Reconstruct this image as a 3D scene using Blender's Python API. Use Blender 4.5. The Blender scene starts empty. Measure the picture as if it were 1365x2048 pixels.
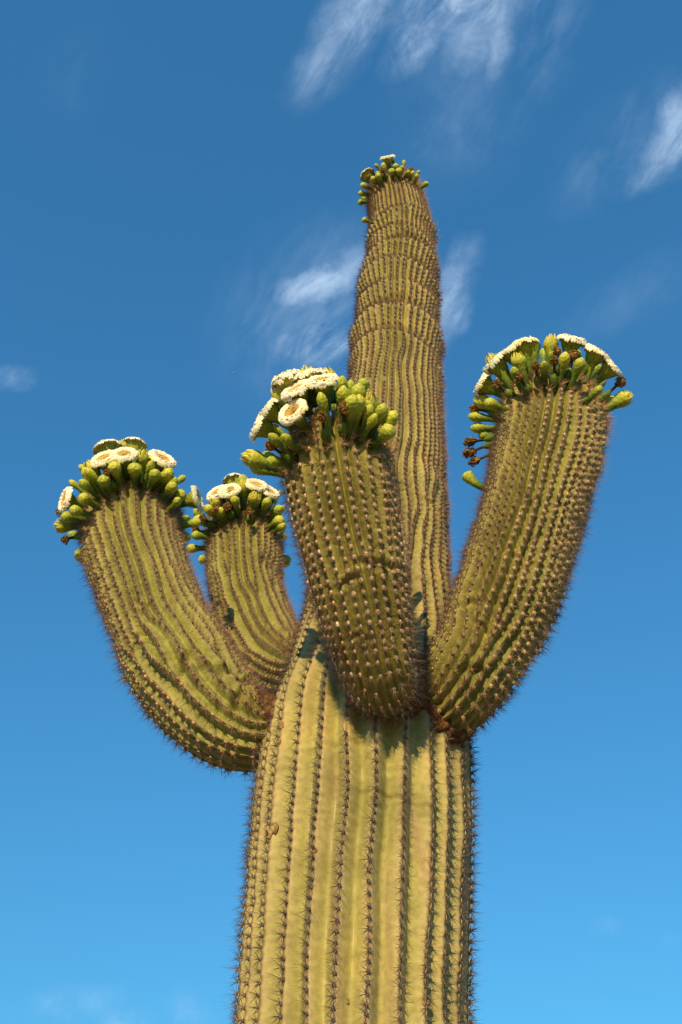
import bpy, math, random
import numpy as np
from mathutils import Vector, Matrix, Euler

R = math.radians
scene = bpy.context.scene
COL = scene.collection

# ------------------------------------------------------------------ camera
CAM = np.array((0.0, 0.0, 1.6))
PITCH = R(45)
FPX = 1992.0                                    # focal length in photograph pixels (1365 x 2048)
cam_data = bpy.data.cameras.new('camera')
cam_data.sensor_fit = 'VERTICAL'
cam_data.angle_y = 2 * math.atan(1024 / FPX)
cam_data.clip_start = 0.05
cam_data.clip_end = 20000
cam = bpy.data.objects.new('camera', cam_data)
cam.location = CAM
cam.rotation_euler = (R(90) + PITCH, 0, 0)
COL.objects.link(cam)
scene.camera = cam

# ------------------------------------------------------------------ light
SUN_EL, SUN_AZ = R(20), R(12)                   # behind the camera, a little to its left
sun_dir = Vector((-math.sin(SUN_AZ) * math.cos(SUN_EL), -math.cos(SUN_AZ) * math.cos(SUN_EL), math.sin(SUN_EL)))
sd = bpy.data.lights.new('sun', 'SUN')
sd.energy = 3.9
sd.angle = R(0.53)
sd.color = (1.0, 0.75, 0.33)
sun = bpy.data.objects.new('sun', sd)
sun.rotation_euler = (-sun_dir).to_track_quat('-Z', 'Y').to_euler()
COL.objects.link(sun)

scene.view_settings.view_transform = 'Standard'
scene.view_settings.look = 'None'
scene.view_settings.gamma = 1
scene.view_settings.use_curve_mapping = False
scene.view_settings.exposure = 0.4

fw = np.array((0, math.cos(PITCH), math.sin(PITCH)))
upv = np.array((0, -math.sin(PITCH), math.cos(PITCH)))
rt = np.array((1.0, 0, 0))


def ray(px, py):
    return fw + rt * (px - 682.5) / FPX + upv * (1024 - py) / FPX


def at(px, py, Y):
    """A point at horizontal distance Y from where the photographer stands; second value: depth."""
    d = ray(px, py)
    t = Y / d[1]
    return CAM + d * t, t


world = bpy.data.worlds.new('World')
scene.world = world
world.use_nodes = True
wt = world.node_tree
wt.nodes.clear()


def wn(kind, **kw):
    n = wt.nodes.new(kind)
    for k, v in kw.items():
        setattr(n, k, v)
    return n


w_out = wn('ShaderNodeOutputWorld')
w_bg = wn('ShaderNodeBackground')
w_bg.inputs['Strength'].default_value = 0.14
sky = wn('ShaderNodeTexSky', sky_type='NISHITA', sun_disc=False)
sky.sun_elevation = SUN_EL
sky.sun_rotation = R(180) + SUN_AZ
sky.altitude = 700
sky.air_density = 2.0
sky.dust_density = 0.0
sky.ozone_density = 3.0
hsv = wn('ShaderNodeMixRGB', blend_type='MULTIPLY')          # polarised, deep desert blue
hsv.inputs['Fac'].default_value = 1.0
hsv.inputs['Color2'].default_value = (.25, .77, 1.22, 1)
sky_g = wn('ShaderNodeGamma'); sky_g.inputs['Gamma'].default_value = .8
wt.links.new(sky.outputs[0], sky_g.inputs['Color'])
wt.links.new(sky_g.outputs[0], hsv.inputs['Color1'])
w_tc = wn('ShaderNodeTexCoord')
# thin streaky cloud: a warped, stretched noise over the direction, gathered into a few wisps
def cloud_noise(scale, rot, stretch, detail, seed):
    mp = wn('ShaderNodeMapping', vector_type='TEXTURE')
    mp.inputs['Location'].default_value = (seed, seed * .7, 0)
    mp.inputs['Rotation'].default_value = rot
    mp.inputs['Scale'].default_value = stretch
    nz = wn('ShaderNodeTexNoise', noise_dimensions='3D')
    nz.inputs['Scale'].default_value = scale
    nz.inputs['Detail'].default_value = detail
    nz.inputs['Roughness'].default_value = 0.66
    nz.inputs['Distortion'].default_value = 0.9
    wt.links.new(w_tc.outputs['Generated'], mp.inputs['Vector'])
    wt.links.new(mp.outputs[0], nz.inputs['Vector'])
    return nz.outputs['Fac']


def warped():
    nz = wn('ShaderNodeTexNoise', noise_dimensions='3D')
    nz.inputs['Scale'].default_value = 13.0; nz.inputs['Detail'].default_value = 6; nz.inputs['Roughness'].default_value = .62
    wt.links.new(w_tc.outputs['Generated'], nz.inputs['Vector'])
    sb = wn('ShaderNodeVectorMath', operation='SUBTRACT'); sb.inputs[1].default_value = (.5, .5, .5)
    wt.links.new(nz.outputs['Color'], sb.inputs[0])
    sc_ = wn('ShaderNodeVectorMath', operation='SCALE'); sc_.inputs['Scale'].default_value = .050
    wt.links.new(sb.outputs[0], sc_.inputs[0])
    ad_ = wn('ShaderNodeVectorMath', operation='ADD')
    wt.links.new(w_tc.outputs['Generated'], ad_.inputs[0]); wt.links.new(sc_.outputs[0], ad_.inputs[1])
    return ad_.outputs[0]


def sky_frame(px, py, ang):
    d = Vector(ray(px, py)).normalized()
    r = Vector((1, 0, 0)); r = (r - d * r.dot(d)).normalized()
    u = r.cross(d); u = -u if u.z < 0 else u
    a = r * math.cos(ang) + u * math.sin(ang)
    b = d.cross(a)
    return d, Matrix((a, b, d)).transposed().to_euler()


_, wrot = sky_frame(800, 100, R(58))
n1 = cloud_noise(12.0, wrot, (1.9, 1.0, 1.0), 10, 3.1)
n2 = cloud_noise(34.0, wrot, (2.0, 1.0, 1.0), 9, 7.7)
nmix = wn('ShaderNodeMath', operation='MULTIPLY_ADD')
wt.links.new(n2, nmix.inputs[0]); nmix.inputs[1].default_value = 0.45
wt.links.new(n1, nmix.inputs[2])
# (px, py, half length, half width, angle, amount)
WISPS = [(715, 20, 95, 45, 62, .80), (660, 95, 85, 40, 58, .55), (630, 150, 45, 24, 50, .35), (935, 5, 120, 55, 15, .95), (860, 60, 80, 34, 42, .75), (960, 45, 80, 45, 60, .65),
         (1005, 90, 60, 24, 75, .70), (1110, 40, 100, 45, 80, .30), (1385, 235, 105, 40, 52, 1.05), (1315, 325, 50, 22, 50, .6), (1240, 290, 110, 60, 45, .18),
         (635, 575, 75, 28, 10, .85), (690, 550, 70, 32, 35, .5), (655, 690, 85, 30, 8, 1.05), (897, 610, 80, 32, 80, .85), (905, 560, 60, 25, 60, .5),
         (920, 200, 130, 100, 70, .13), (640, 630, 150, 120, 30, .26), (38, 762, 32, 16, 20, .36), (148, 140, 70, 50, 60, .06),
         (130, 2010, 80, 30, 10, .24), (375, 2035, 40, 26, 120, .28), (1197, 1840, 26, 11, 10, .22),
         (1265, 600, 120, 45, 30, .08), (250, 2040, 45, 25, 0, .3), (1340, 1870, 18, 8, 10, .12)]
total = None
warp = warped()
for (px, py, sa, sb, ang, amt) in WISPS:
    d, e = sky_frame(px, py, R(ang))
    mp = wn('ShaderNodeMapping', vector_type='TEXTURE')
    mp.inputs['Location'].default_value = d
    mp.inputs['Rotation'].default_value = e
    k = 1.0 / FPX / np.linalg.norm(ray(px, py))
    mp.inputs['Scale'].default_value = (sa * k, sb * k, 0.4)
    ln = wn('ShaderNodeVectorMath', operation='LENGTH')
    mr = wn('ShaderNodeMapRange', interpolation_type='SMOOTHSTEP')
    mr.inputs['From Min'].default_value = 0.0; mr.inputs['From Max'].default_value = 1.9
    mr.inputs['To Min'].default_value = amt; mr.inputs['To Max'].default_value = 0
    wt.links.new(warp, mp.inputs['Vector'])
    wt.links.new(mp.outputs[0], ln.inputs[0]); wt.links.new(ln.outputs['Value'], mr.inputs['Value'])
    if total is None:
        total = mr.outputs[0]
    else:
        ad = wn('ShaderNodeMath', operation='MAXIMUM')
        wt.links.new(total, ad.inputs[0]); wt.links.new(mr.outputs[0], ad.inputs[1]); total = ad.outputs[0]
# density = smoothstep(noise + gathering)
thr = wn('ShaderNodeMapRange', interpolation_type='SMOOTHSTEP')
thr.inputs['From Min'].default_value = 0.50; thr.inputs['From Max'].default_value = 1.12
thr.inputs['To Min'].default_value = 0.0; thr.inputs['To Max'].default_value = 1.0
wt.links.new(nmix.outputs[0], thr.inputs['Value'])
den = wn('ShaderNodeMath', operation='MULTIPLY')
wt.links.new(thr.outputs[0], den.inputs[0]); wt.links.new(total, den.inputs[1])
gain = wn('ShaderNodeMath', operation='MULTIPLY', use_clamp=True)
wt.links.new(den.outputs[0], gain.inputs[0]); gain.inputs[1].default_value = .86
cmix = wn('ShaderNodeMixRGB')
wt.links.new(gain.outputs[0], cmix.inputs['Fac']); wt.links.new(hsv.outputs[0], cmix.inputs['Color1'])
cmix.inputs['Color2'].default_value = (4.9, 6.0, 7.3, 1)
wt.links.new(cmix.outputs[0], w_bg.inputs['Color'])
wt.links.new(w_bg.outputs[0], w_out.inputs['Surface'])


# ------------------------------------------------------------------ helpers
def link(o, parent=None):
    COL.objects.link(o)
    if parent is not None:
        o.parent = parent
    return o


def np_mesh(name, verts, loops, starts, totals, mats, smooth=True, mat_idx=None, attrs=None, colors=None):
    me = bpy.data.meshes.new(name)
    verts = np.asarray(verts, np.float32)
    me.vertices.add(len(verts)); me.vertices.foreach_set('co', verts.ravel())
    loops = np.asarray(loops, np.int32)
    me.loops.add(len(loops)); me.loops.foreach_set('vertex_index', loops)
    me.polygons.add(len(starts))
    me.polygons.foreach_set('loop_start', np.asarray(starts, np.int32))
    me.polygons.foreach_set('loop_total', np.asarray(totals, np.int32))
    if mat_idx is not None:
        me.polygons.foreach_set('material_index', np.asarray(mat_idx, np.int32))
    me.update(calc_edges=True)
    me.polygons.foreach_set('use_smooth', np.full(len(starts), smooth, bool))
    for k, v in (attrs or {}).items():
        a = me.attributes.new(k, 'FLOAT', 'POINT'); a.data.foreach_set('value', np.asarray(v, np.float32).ravel())
    for k, v in (colors or {}).items():
        a = me.attributes.new(k, 'FLOAT_COLOR', 'POINT')
        c = np.ones((len(verts), 4), np.float32); c[:, :3] = v
        a.data.foreach_set('color', c.ravel())
    for m in mats:
        me.materials.append(m)
    me.validate()
    return me


class MB:
    """Small mesh collector: grids of quads and fans, with a material index per face."""
    def __init__(self):
        self.v, self.f, self.m, self.sc = [], [], [], []

    def grid(self, pts, mi=0, wrap=True, cap0=False, cap1=False):
        n, m = len(pts), len(pts[0]); b = len(self.v)
        for row in pts:
            self.v.extend([tuple(p) for p in row])
        for i in range(n - 1):
            for j in range(m if wrap else m - 1):
                k = (j + 1) % m
                self.f.append((b + i * m + j, b + i * m + k, b + (i + 1) * m + k, b + (i + 1) * m + j)); self.m.append(mi)
        if cap1:
            self.f.append(tuple(b + (n - 1) * m + j for j in range(m))); self.m.append(mi)
        if cap0:
            self.f.append(tuple(b + j for j in reversed(range(m)))); self.m.append(mi)

    def poly(self, pts, mi=0):
        b = len(self.v); self.v.extend([tuple(p) for p in pts]); self.f.append(tuple(range(b, b + len(pts)))); self.m.append(mi)

    def mesh(self, name, mats, smooth=True):
        me = bpy.data.meshes.new(name)
        me.from_pydata(self.v, [], self.f)
        if self.sc:
            a = me.attributes.new('sc', 'FLOAT', 'POINT')
            a.data.foreach_set('value', (self.sc + [.6] * len(self.v))[:len(self.v)])
        for m in mats:
            me.materials.append(m)
        me.polygons.foreach_set('material_index', self.m)
        me.polygons.foreach_set('use_smooth', [smooth] * len(self.f))
        me.update()
        return me


def vnoise(p, seed=0):
    """Value noise, vectorised; p (...,3) -> about -1..1"""
    p = np.asarray(p, np.float64) + seed * 17.31
    i = np.floor(p).astype(np.int64); f = p - i
    f = f * f * (3 - 2 * f)

    def h(x, y, z):
        n = (x * 374761393 + y * 668265263 + z * 2147483647 + seed * 144665) & 0xffffffff
        n = ((n ^ (n >> 13)) * 1274126177) & 0xffffffff
        n = n ^ (n >> 16)
        return (n & 0xffff) / 32767.5 - 1
    x, y, z = i[..., 0], i[..., 1], i[..., 2]
    fx, fy, fz = f[..., 0], f[..., 1], f[..., 2]
    r = 0
    for a in (0, 1):
        for b in (0, 1):
            for c in (0, 1):
                r = r + h(x + a, y + b, z + c) * (fx if a else 1 - fx) * (fy if b else 1 - fy) * (fz if c else 1 - fz)
    return r


def fbm(p, seed=0, oct=3):
    p = np.asarray(p, float); r = 0; a = 1; s = 0
    for o in range(oct):
        r = r + a * vnoise(p * 2 ** o, seed + o); s += a; a *= .5
    return r / s


def sstep(a, b, x):
    t = np.clip((x - a) / (b - a), 0, 1)
    return t * t * (3 - 2 * t)


def new_mat(name):
    m = bpy.data.materials.new(name); m.use_nodes = True
    nt = m.node_tree
    b = nt.nodes['Principled BSDF']

    def N(kind, **kw):
        n = nt.nodes.new(kind)
        for k, v in kw.items():
            setattr(n, k, v)
        return n

    def L(a, c):
        nt.links.new(a, c)
    return m, b, N, L


def ramp(N, stops, interp='LINEAR'):
    n = N('ShaderNodeValToRGB'); n.color_ramp.interpolation = interp
    el = n.color_ramp.elements
    while len(el) < len(stops):
        el.new(0.5)
    for e, (p, c) in zip(el, stops):
        e.position = p; e.color = (*c, 1)
    return n


# ------------------------------------------------------------------ materials
def skin_material(name, ridge, valley, pale, wrinkle):
    m, b, N, L = new_mat(name)
    au = N('ShaderNodeAttribute', attribute_name='ribu')
    al = N('ShaderNodeAttribute', attribute_name='len')
    ac = N('ShaderNodeAttribute', attribute_name='cork')
    aw = N('ShaderNodeAttribute', attribute_name='wrk')
    tc = N('ShaderNodeTexCoord')
    # rib crest to valley
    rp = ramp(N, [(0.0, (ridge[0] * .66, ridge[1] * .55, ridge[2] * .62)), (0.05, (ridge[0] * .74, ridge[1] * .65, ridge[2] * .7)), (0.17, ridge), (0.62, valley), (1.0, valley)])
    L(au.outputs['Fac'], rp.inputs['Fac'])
    # blotches
    n1 = N('ShaderNodeTexNoise'); n1.inputs['Scale'].default_value = 5.5; n1.inputs['Detail'].default_value = 6
    n1.inputs['Roughness'].default_value = .62
    L(tc.outputs['Object'], n1.inputs['Vector'])
    r1 = ramp(N, [(0.28, (.58, .60, .52)), (0.52, (1, 1, 1)), (0.75, (1.25, 1.13, 1.0))])
    L(n1.outputs['Fac'], r1.inputs['Fac'])
    mu = N('ShaderNodeMixRGB', blend_type='MULTIPLY'); mu.inputs['Fac'].default_value = .85
    L(rp.outputs[0], mu.inputs['Color1']); L(r1.outputs[0], mu.inputs['Color2'])
    # weathered tan streaks down the flanks
    ms0 = N('ShaderNodeMapping'); ms0.inputs['Scale'].default_value = (15, 15, 1.6); L(tc.outputs['Object'], ms0.inputs['Vector'])
    ns = N('ShaderNodeTexNoise'); ns.inputs['Scale'].default_value = 1.0; ns.inputs['Detail'].default_value = 7; ns.inputs['Roughness'].default_value = .65
    L(ms0.outputs[0], ns.inputs['Vector'])
    rs = N('ShaderNodeMapRange', interpolation_type='SMOOTHSTEP'); rs.inputs['From Min'].default_value = .50; rs.inputs['From Max'].default_value = .72
    rs.inputs['To Max'].default_value = .8
    L(ns.outputs['Fac'], rs.inputs['Value'])
    mst = N('ShaderNodeMixRGB'); L(rs.outputs[0], mst.inputs['Fac']); L(mu.outputs[0], mst.inputs['Color1'])
    mst.inputs['Color2'].default_value = (ridge[0] * .72, ridge[1] * .62, ridge[2] * .75, 1)
    # fine mottling
    n2 = N('ShaderNodeTexNoise'); n2.inputs['Scale'].default_value = 70; n2.inputs['Detail'].default_value = 5
    L(tc.outputs['Object'], n2.inputs['Vector'])
    r2 = ramp(N, [(0.32, (.76, .76, .72)), (0.62, (1.1, 1.1, 1.08))])
    L(n2.outputs['Fac'], r2.inputs['Fac'])
    mu2 = N('ShaderNodeMixRGB', blend_type='MULTIPLY'); mu2.inputs['Fac'].default_value = .7
    L(mst.outputs[0], mu2.inputs['Color1']); L(r2.outputs[0], mu2.inputs['Color2'])
    # slanting hatch of fine wrinkles that runs off each areole
    cx = N('ShaderNodeCombineXYZ')
    sl = N('ShaderNodeMath', operation='MULTIPLY_ADD'); sl.inputs[1].default_value = -0.016
    L(au.outputs['Fac'], sl.inputs[0]); L(al.outputs['Fac'], sl.inputs[2])
    L(sl.outputs[0], cx.inputs['X'])
    um = N('ShaderNodeMath', operation='MULTIPLY'); um.inputs[1].default_value = 0.010
    L(au.outputs['Fac'], um.inputs[0]); L(um.outputs[0], cx.inputs['Y'])
    nw = N('ShaderNodeTexNoise'); nw.inputs['Scale'].default_value = 260; nw.inputs['Detail'].default_value = 4
    nw.inputs['Distortion'].default_value = .6
    L(cx.outputs[0], nw.inputs['Vector'])
    rw = ramp(N, [(0.36, (.62, .58, .50)), (0.56, (1.05, 1.05, 1.05))])
    L(nw.outputs['Fac'], rw.inputs['Fac'])
    mw = N('ShaderNodeMixRGB', blend_type='MULTIPLY')
    wf = N('ShaderNodeMath', operation='MULTIPLY'); wf.inputs[1].default_value = wrinkle
    L(aw.outputs['Fac'], wf.inputs[0]); L(wf.outputs[0], mw.inputs['Fac'])
    L(mu2.outputs[0], mw.inputs['Color1']); L(rw.outputs[0], mw.inputs['Color2'])
    # pale seam in the floor of the furrow
    seam = N('ShaderNodeMapRange'); seam.inputs['From Min'].default_value = .95; seam.inputs['From Max'].default_value = 1.0
    L(au.outputs['Fac'], seam.inputs['Value'])
    sn = N('ShaderNodeTexNoise'); sn.inputs['Scale'].default_value = 11
    L(tc.outputs['Object'], sn.inputs['Vector'])
    sr = N('ShaderNodeMapRange'); sr.inputs['From Min'].default_value = .5; sr.inputs['From Max'].default_value = .62
    L(sn.outputs['Fac'], sr.inputs['Value'])
    sm = N('ShaderNodeMath', operation='MULTIPLY'); L(seam.outputs[0], sm.inputs[0]); L(sr.outputs[0], sm.inputs[1])
    sm2 = N('ShaderNodeMath', operation='MULTIPLY'); L(sm.outputs[0], sm2.inputs[0]); sm2.inputs[1].default_value = .8
    ms = N('ShaderNodeMixRGB'); L(sm2.outputs[0], ms.inputs['Fac']); L(mw.outputs[0], ms.inputs['Color1'])
    ms.inputs['Color2'].default_value = (*pale, 1)
    # corky brown
    cn = N('ShaderNodeTexNoise'); cn.inputs['Scale'].default_value = 34; cn.inputs['Detail'].default_value = 7; cn.inputs['Roughness'].default_value = .7
    L(tc.outputs['Object'], cn.inputs['Vector'])
    cr = ramp(N, [(0.3, (.035, .018, .009)), (0.5, (.15, .075, .032)), (0.72, (.34, .20, .09))])
    L(cn.outputs['Fac'], cr.inputs['Fac'])
    cadd = N('ShaderNodeMath', operation='MULTIPLY_ADD'); cadd.inputs[1].default_value = .9
    L(cn.outputs['Fac'], cadd.inputs[0]); L(ac.outputs['Fac'], cadd.inputs[2])
    cf = N('ShaderNodeMapRange', interpolation_type='SMOOTHSTEP'); cf.inputs['From Min'].default_value = .78; cf.inputs['From Max'].default_value = 1.02
    L(cadd.outputs[0], cf.inputs['Value'])
    mc = N('ShaderNodeMixRGB'); L(cf.outputs[0], mc.inputs['Fac']); L(ms.outputs[0], mc.inputs['Color1']); L(cr.outputs[0], mc.inputs['Color2'])
    L(mc.outputs[0], b.inputs['Base Color'])
    b.inputs['Roughness'].default_value = .62
    b.inputs['Specular IOR Level'].default_value = .22
    # relief
    hs = N('ShaderNodeMath', operation='MULTIPLY'); L(nw.outputs['Fac'], hs.inputs[0]); L(aw.outputs['Fac'], hs.inputs[1])
    hc = N('ShaderNodeMath', operation='MULTIPLY'); L(cn.outputs['Fac'], hc.inputs[0]); L(cf.outputs[0], hc.inputs[1])
    h1 = N('ShaderNodeMath', operation='MULTIPLY_ADD'); L(hc.outputs[0], h1.inputs[0]); h1.inputs[1].default_value = 2.5; L(hs.outputs[0], h1.inputs[2])
    h2 = N('ShaderNodeMath', operation='MULTIPLY_ADD'); L(n2.outputs['Fac'], h2.inputs[0]); h2.inputs[1].default_value = .5; L(h1.outputs[0], h2.inputs[2])
    bp = N('ShaderNodeBump'); bp.inputs['Strength'].default_value = .55; bp.inputs['Distance'].default_value = .0035
    L(h2.outputs[0], bp.inputs['Height']); L(bp.outputs[0], b.inputs['Normal'])
    return m


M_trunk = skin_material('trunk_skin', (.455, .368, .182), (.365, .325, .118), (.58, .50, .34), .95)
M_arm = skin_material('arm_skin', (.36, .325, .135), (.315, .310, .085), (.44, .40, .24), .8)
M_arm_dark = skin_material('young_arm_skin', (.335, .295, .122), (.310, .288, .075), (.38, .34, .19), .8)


def vcol_mat(name, rough=.7, spec=.2):
    m, b, N, L = new_mat(name)
    a = N('ShaderNodeAttribute', attribute_name='col')
    L(a.outputs['Color'], b.inputs['Base Color'])
    b.inputs['Roughness'].default_value = rough
    b.inputs['Specular IOR Level'].default_value = spec
    return m


M_spine = vcol_mat('spine', .55, .3)


def plant_mat(name, stops, noise=(.72, 1.18), scale=160, rough=.5, sss=0.0, spec=.3, bump=.3, scaly=False):
    """colour by height along the piece itself (base to head), mottled"""
    m, b, N, L = new_mat(name)
    tc = N('ShaderNodeTexCoord'); sx = N('ShaderNodeSeparateXYZ')
    L(tc.outputs['Object'], sx.inputs[0])
    mr = N('ShaderNodeMapRange'); mr.inputs['From Min'].default_value = 0; mr.inputs['From Max'].default_value = .1
    L(sx.outputs['Z'], mr.inputs['Value'])
    rp = ramp(N, stops); L(mr.outputs[0], rp.inputs['Fac'])
    nz = N('ShaderNodeTexNoise'); nz.inputs['Scale'].default_value = scale; nz.inputs['Detail'].default_value = 4
    L(tc.outputs['Object'], nz.inputs['Vector'])
    r2 = ramp(N, [(.3, (noise[0],) * 3), (.7, (noise[1],) * 3)]); L(nz.outputs['Fac'], r2.inputs['Fac'])
    oi = N('ShaderNodeObjectInfo')
    r3 = ramp(N, [(0, (.80, .86, .8)), (1, (1.18, 1.1, 1.0))]); L(oi.outputs['Random'], r3.inputs['Fac'])
    mu = N('ShaderNodeMixRGB', blend_type='MULTIPLY'); mu.inputs['Fac'].default_value = 1
    L(rp.outputs[0], mu.inputs['Color1']); L(r2.outputs[0], mu.inputs['Color2'])
    mv = N('ShaderNodeMixRGB', blend_type='MULTIPLY'); mv.inputs['Fac'].default_value = 1
    L(mu.outputs[0], mv.inputs['Color1']); L(r3.outputs[0], mv.inputs['Color2'])
    if scaly:                                       # scale tips yellower, their overlapped bases deep green
        at_ = N('ShaderNodeAttribute', attribute_name='sc')
        r4 = ramp(N, [(0, (.42, .62, .5)), (.45, (.9, .95, .9)), (1, (1.35, 1.18, .95))]); L(at_.outputs['Fac'], r4.inputs['Fac'])
        mx = N('ShaderNodeMixRGB', blend_type='MULTIPLY'); mx.inputs['Fac'].default_value = 1
        L(mv.outputs[0], mx.inputs['Color1']); L(r4.outputs[0], mx.inputs['Color2']); L(mx.outputs[0], b.inputs['Base Color'])
    else:
        L(mv.outputs[0], b.inputs['Base Color'])
    b.inputs['Roughness'].default_value = rough; b.inputs['Specular IOR Level'].default_value = spec
    if sss:
        b.inputs['Subsurface Weight'].default_value = sss
        b.inputs['Subsurface Radius'].default_value = (.01, .008, .004)
        b.inputs['Subsurface Scale'].default_value = .5
    bp = N('ShaderNodeBump'); bp.inputs['Strength'].default_value = bump; bp.inputs['Distance'].default_value = .002
    L(nz.outputs['Fac'], bp.inputs['Height']); L(bp.outputs[0], b.inputs['Normal'])
    return m


M_green = plant_mat('bud_green', [(0, (.055, .105, .018)), (.45, (.13, .21, .028)), (.66, (.36, .42, .052)), (1, (.55, .55, .085))], scaly=True)
M_sepal = plant_mat('sepal_yellow_green', [(0, (.24, .32, .04)), (.7, (.38, .40, .05)), (1, (.62, .56, .10))], rough=.55)
M_petal = plant_mat('petal_white', [(0, (.84, .79, .68)), (1, (.86, .82, .72))], noise=(.92, 1.05), rough=.6, bump=.15)
M_tip = plant_mat('petal_tip_green', [(0, (.55, .58, .2)), (1, (.72, .66, .28))], noise=(.85, 1.1), rough=.6)
M_stamen = plant_mat('stamen_yellow', [(0, (.70, .46, .16)), (.9, (.84, .60, .26)), (1, (.90, .70, .36))], noise=(.82, 1.15), rough=.7)
M_throat = plant_mat('flower_throat', [(0, (.64, .38, .12)), (1, (.74, .48, .18))], rough=.7)
M_dead = plant_mat('withered_brown', [(0, (.16, .085, .03)), (.5, (.22, .12, .045)), (1, (.30, .17, .065))], noise=(.3, 1.5), scale=240, rough=.85, spec=.1, bump=.8)
M_neck = plant_mat('dry_neck', [(0, (.12, .07, .03)), (1, (.06, .035, .02))], noise=(.6, 1.3), rough=.85, spec=.1)


def simple_mat(name, col, rough=.6, scale=50, var=.3):
    m, b, N, L = new_mat(name)
    tc = N('ShaderNodeTexCoord'); nz = N('ShaderNodeTexNoise'); nz.inputs['Scale'].default_value = scale; nz.inputs['Detail'].default_value = 6
    L(tc.outputs['Object'], nz.inputs['Vector'])
    rp = ramp(N, [(.3, tuple(c * (1 - var) for c in col)), (.7, tuple(c * (1 + var) for c in col))])
    L(nz.outputs['Fac'], rp.inputs['Fac']); L(rp.outputs[0], b.inputs['Base Color'])
    b.inputs['Roughness'].default_value = rough; b.inputs['Specular IOR Level'].default_value = .15
    return m


# ------------------------------------------------------------------ the desert floor (outside the picture, it bounces warm light)
def desert_ground():
    m, b, N, L = new_mat('desert_gravel')
    tc = N('ShaderNodeTexCoord')
    n1 = N('ShaderNodeTexNoise'); n1.inputs['Scale'].default_value = .6; n1.inputs['Detail'].default_value = 8
    n2 = N('ShaderNodeTexVoronoi'); n2.inputs['Scale'].default_value = 22
    L(tc.outputs['Object'], n1.inputs['Vector']); L(tc.outputs['Object'], n2.inputs['Vector'])
    r1 = ramp(N, [(.3, (.20, .135, .085)), (.7, (.36, .26, .17))]); L(n1.outputs['Fac'], r1.inputs['Fac'])
    r2 = ramp(N, [(0, (.7, .7, .7)), (.5, (1.1, 1.1, 1.1))]); L(n2.outputs['Distance'], r2.inputs['Fac'])
    mu = N('ShaderNodeMixRGB', blend_type='MULTIPLY'); mu.inputs['Fac'].default_value = .8
    L(r1.outputs[0], mu.inputs['Color1']); L(r2.outputs[0], mu.inputs['Color2']); L(mu.outputs[0], b.inputs['Base Color'])
    b.inputs['Roughness'].default_value = .95
    bp = N('ShaderNodeBump'); bp.inputs['Distance'].default_value = .02; L(n2.outputs['Distance'], bp.inputs['Height']); L(bp.outputs[0], b.inputs['Normal'])
    mb = MB()
    rr = [0, 1, 2, 3, 5, 8, 13, 25, 60, 150, 500, 1500, 4000]
    rows = []
    for r in rr:
        row = []
        for k in range(48):
            a = 2 * math.pi * k / 48
            x, y = r * math.cos(a), 2.5 + r * math.sin(a)
            z = 0 if r < .5 else float(fbm(np.array((x * .35, y * .35, 0)), 5)) * .07 * min(1, r / 4) + (float(vnoise(np.array((x * .003, y * .003, 1)), 8)) * r * .006 if r > 100 else 0)
            row.append((x, y, z))
        rows.append(row)
    mb.grid(rows)
    o = link(bpy.data.objects.new('ground', mb.mesh('ground', [m])))
    o['kind'] = 'structure'


desert_ground()

# ------------------------------------------------------------------ cactus limbs
rng = np.random.default_rng(11)
random.seed(11)
BASE = Vector((0.02, 2.5, 0.0))
cactus = bpy.data.objects.new('saguaro_cactus', None)
cactus.empty_display_size = .5
link(cactus)
cactus['label'] = 'tall ribbed saguaro cactus with four flower-crowned arms against the blue sky'
cactus['category'] = 'cactus'
SUBM = 8                                            # mesh columns per rib


def resample(P, rad, step):
    """Catmull-Rom through the points, then even arc-length steps."""
    P = np.asarray(P, float); rad = np.asarray(rad, float)
    Q = np.hstack([P, rad[:, None]])
    Q = np.vstack([2 * Q[0] - Q[1], Q, 2 * Q[-1] - Q[-2]])
    out = []
    for i in range(1, len(Q) - 2):
        p0, p1, p2, p3 = Q[i - 1], Q[i], Q[i + 1], Q[i + 2]
        for t in np.linspace(0, 1, 40, endpoint=False):
            out.append(.5 * (2 * p1 + (p2 - p0) * t + (2 * p0 - 5 * p1 + 4 * p2 - p3) * t * t + (3 * p1 - p0 - 3 * p2 + p3) * t ** 3))
    out.append(Q[-2]); out = np.array(out)
    for _ in range(6):                             # relax
        out[1:-1] = .25 * out[:-2] + .5 * out[1:-1] + .25 * out[2:]
    s = np.r_[0, np.cumsum(np.linalg.norm(np.diff(out[:, :3], axis=0), axis=1))]
    n = max(8, int(s[-1] / step))
    ss = np.linspace(0, s[-1], n + 1)
    return np.stack([np.interp(ss, s, out[:, k]) for k in range(4)], 1), ss


class Limb:
    pass


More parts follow.
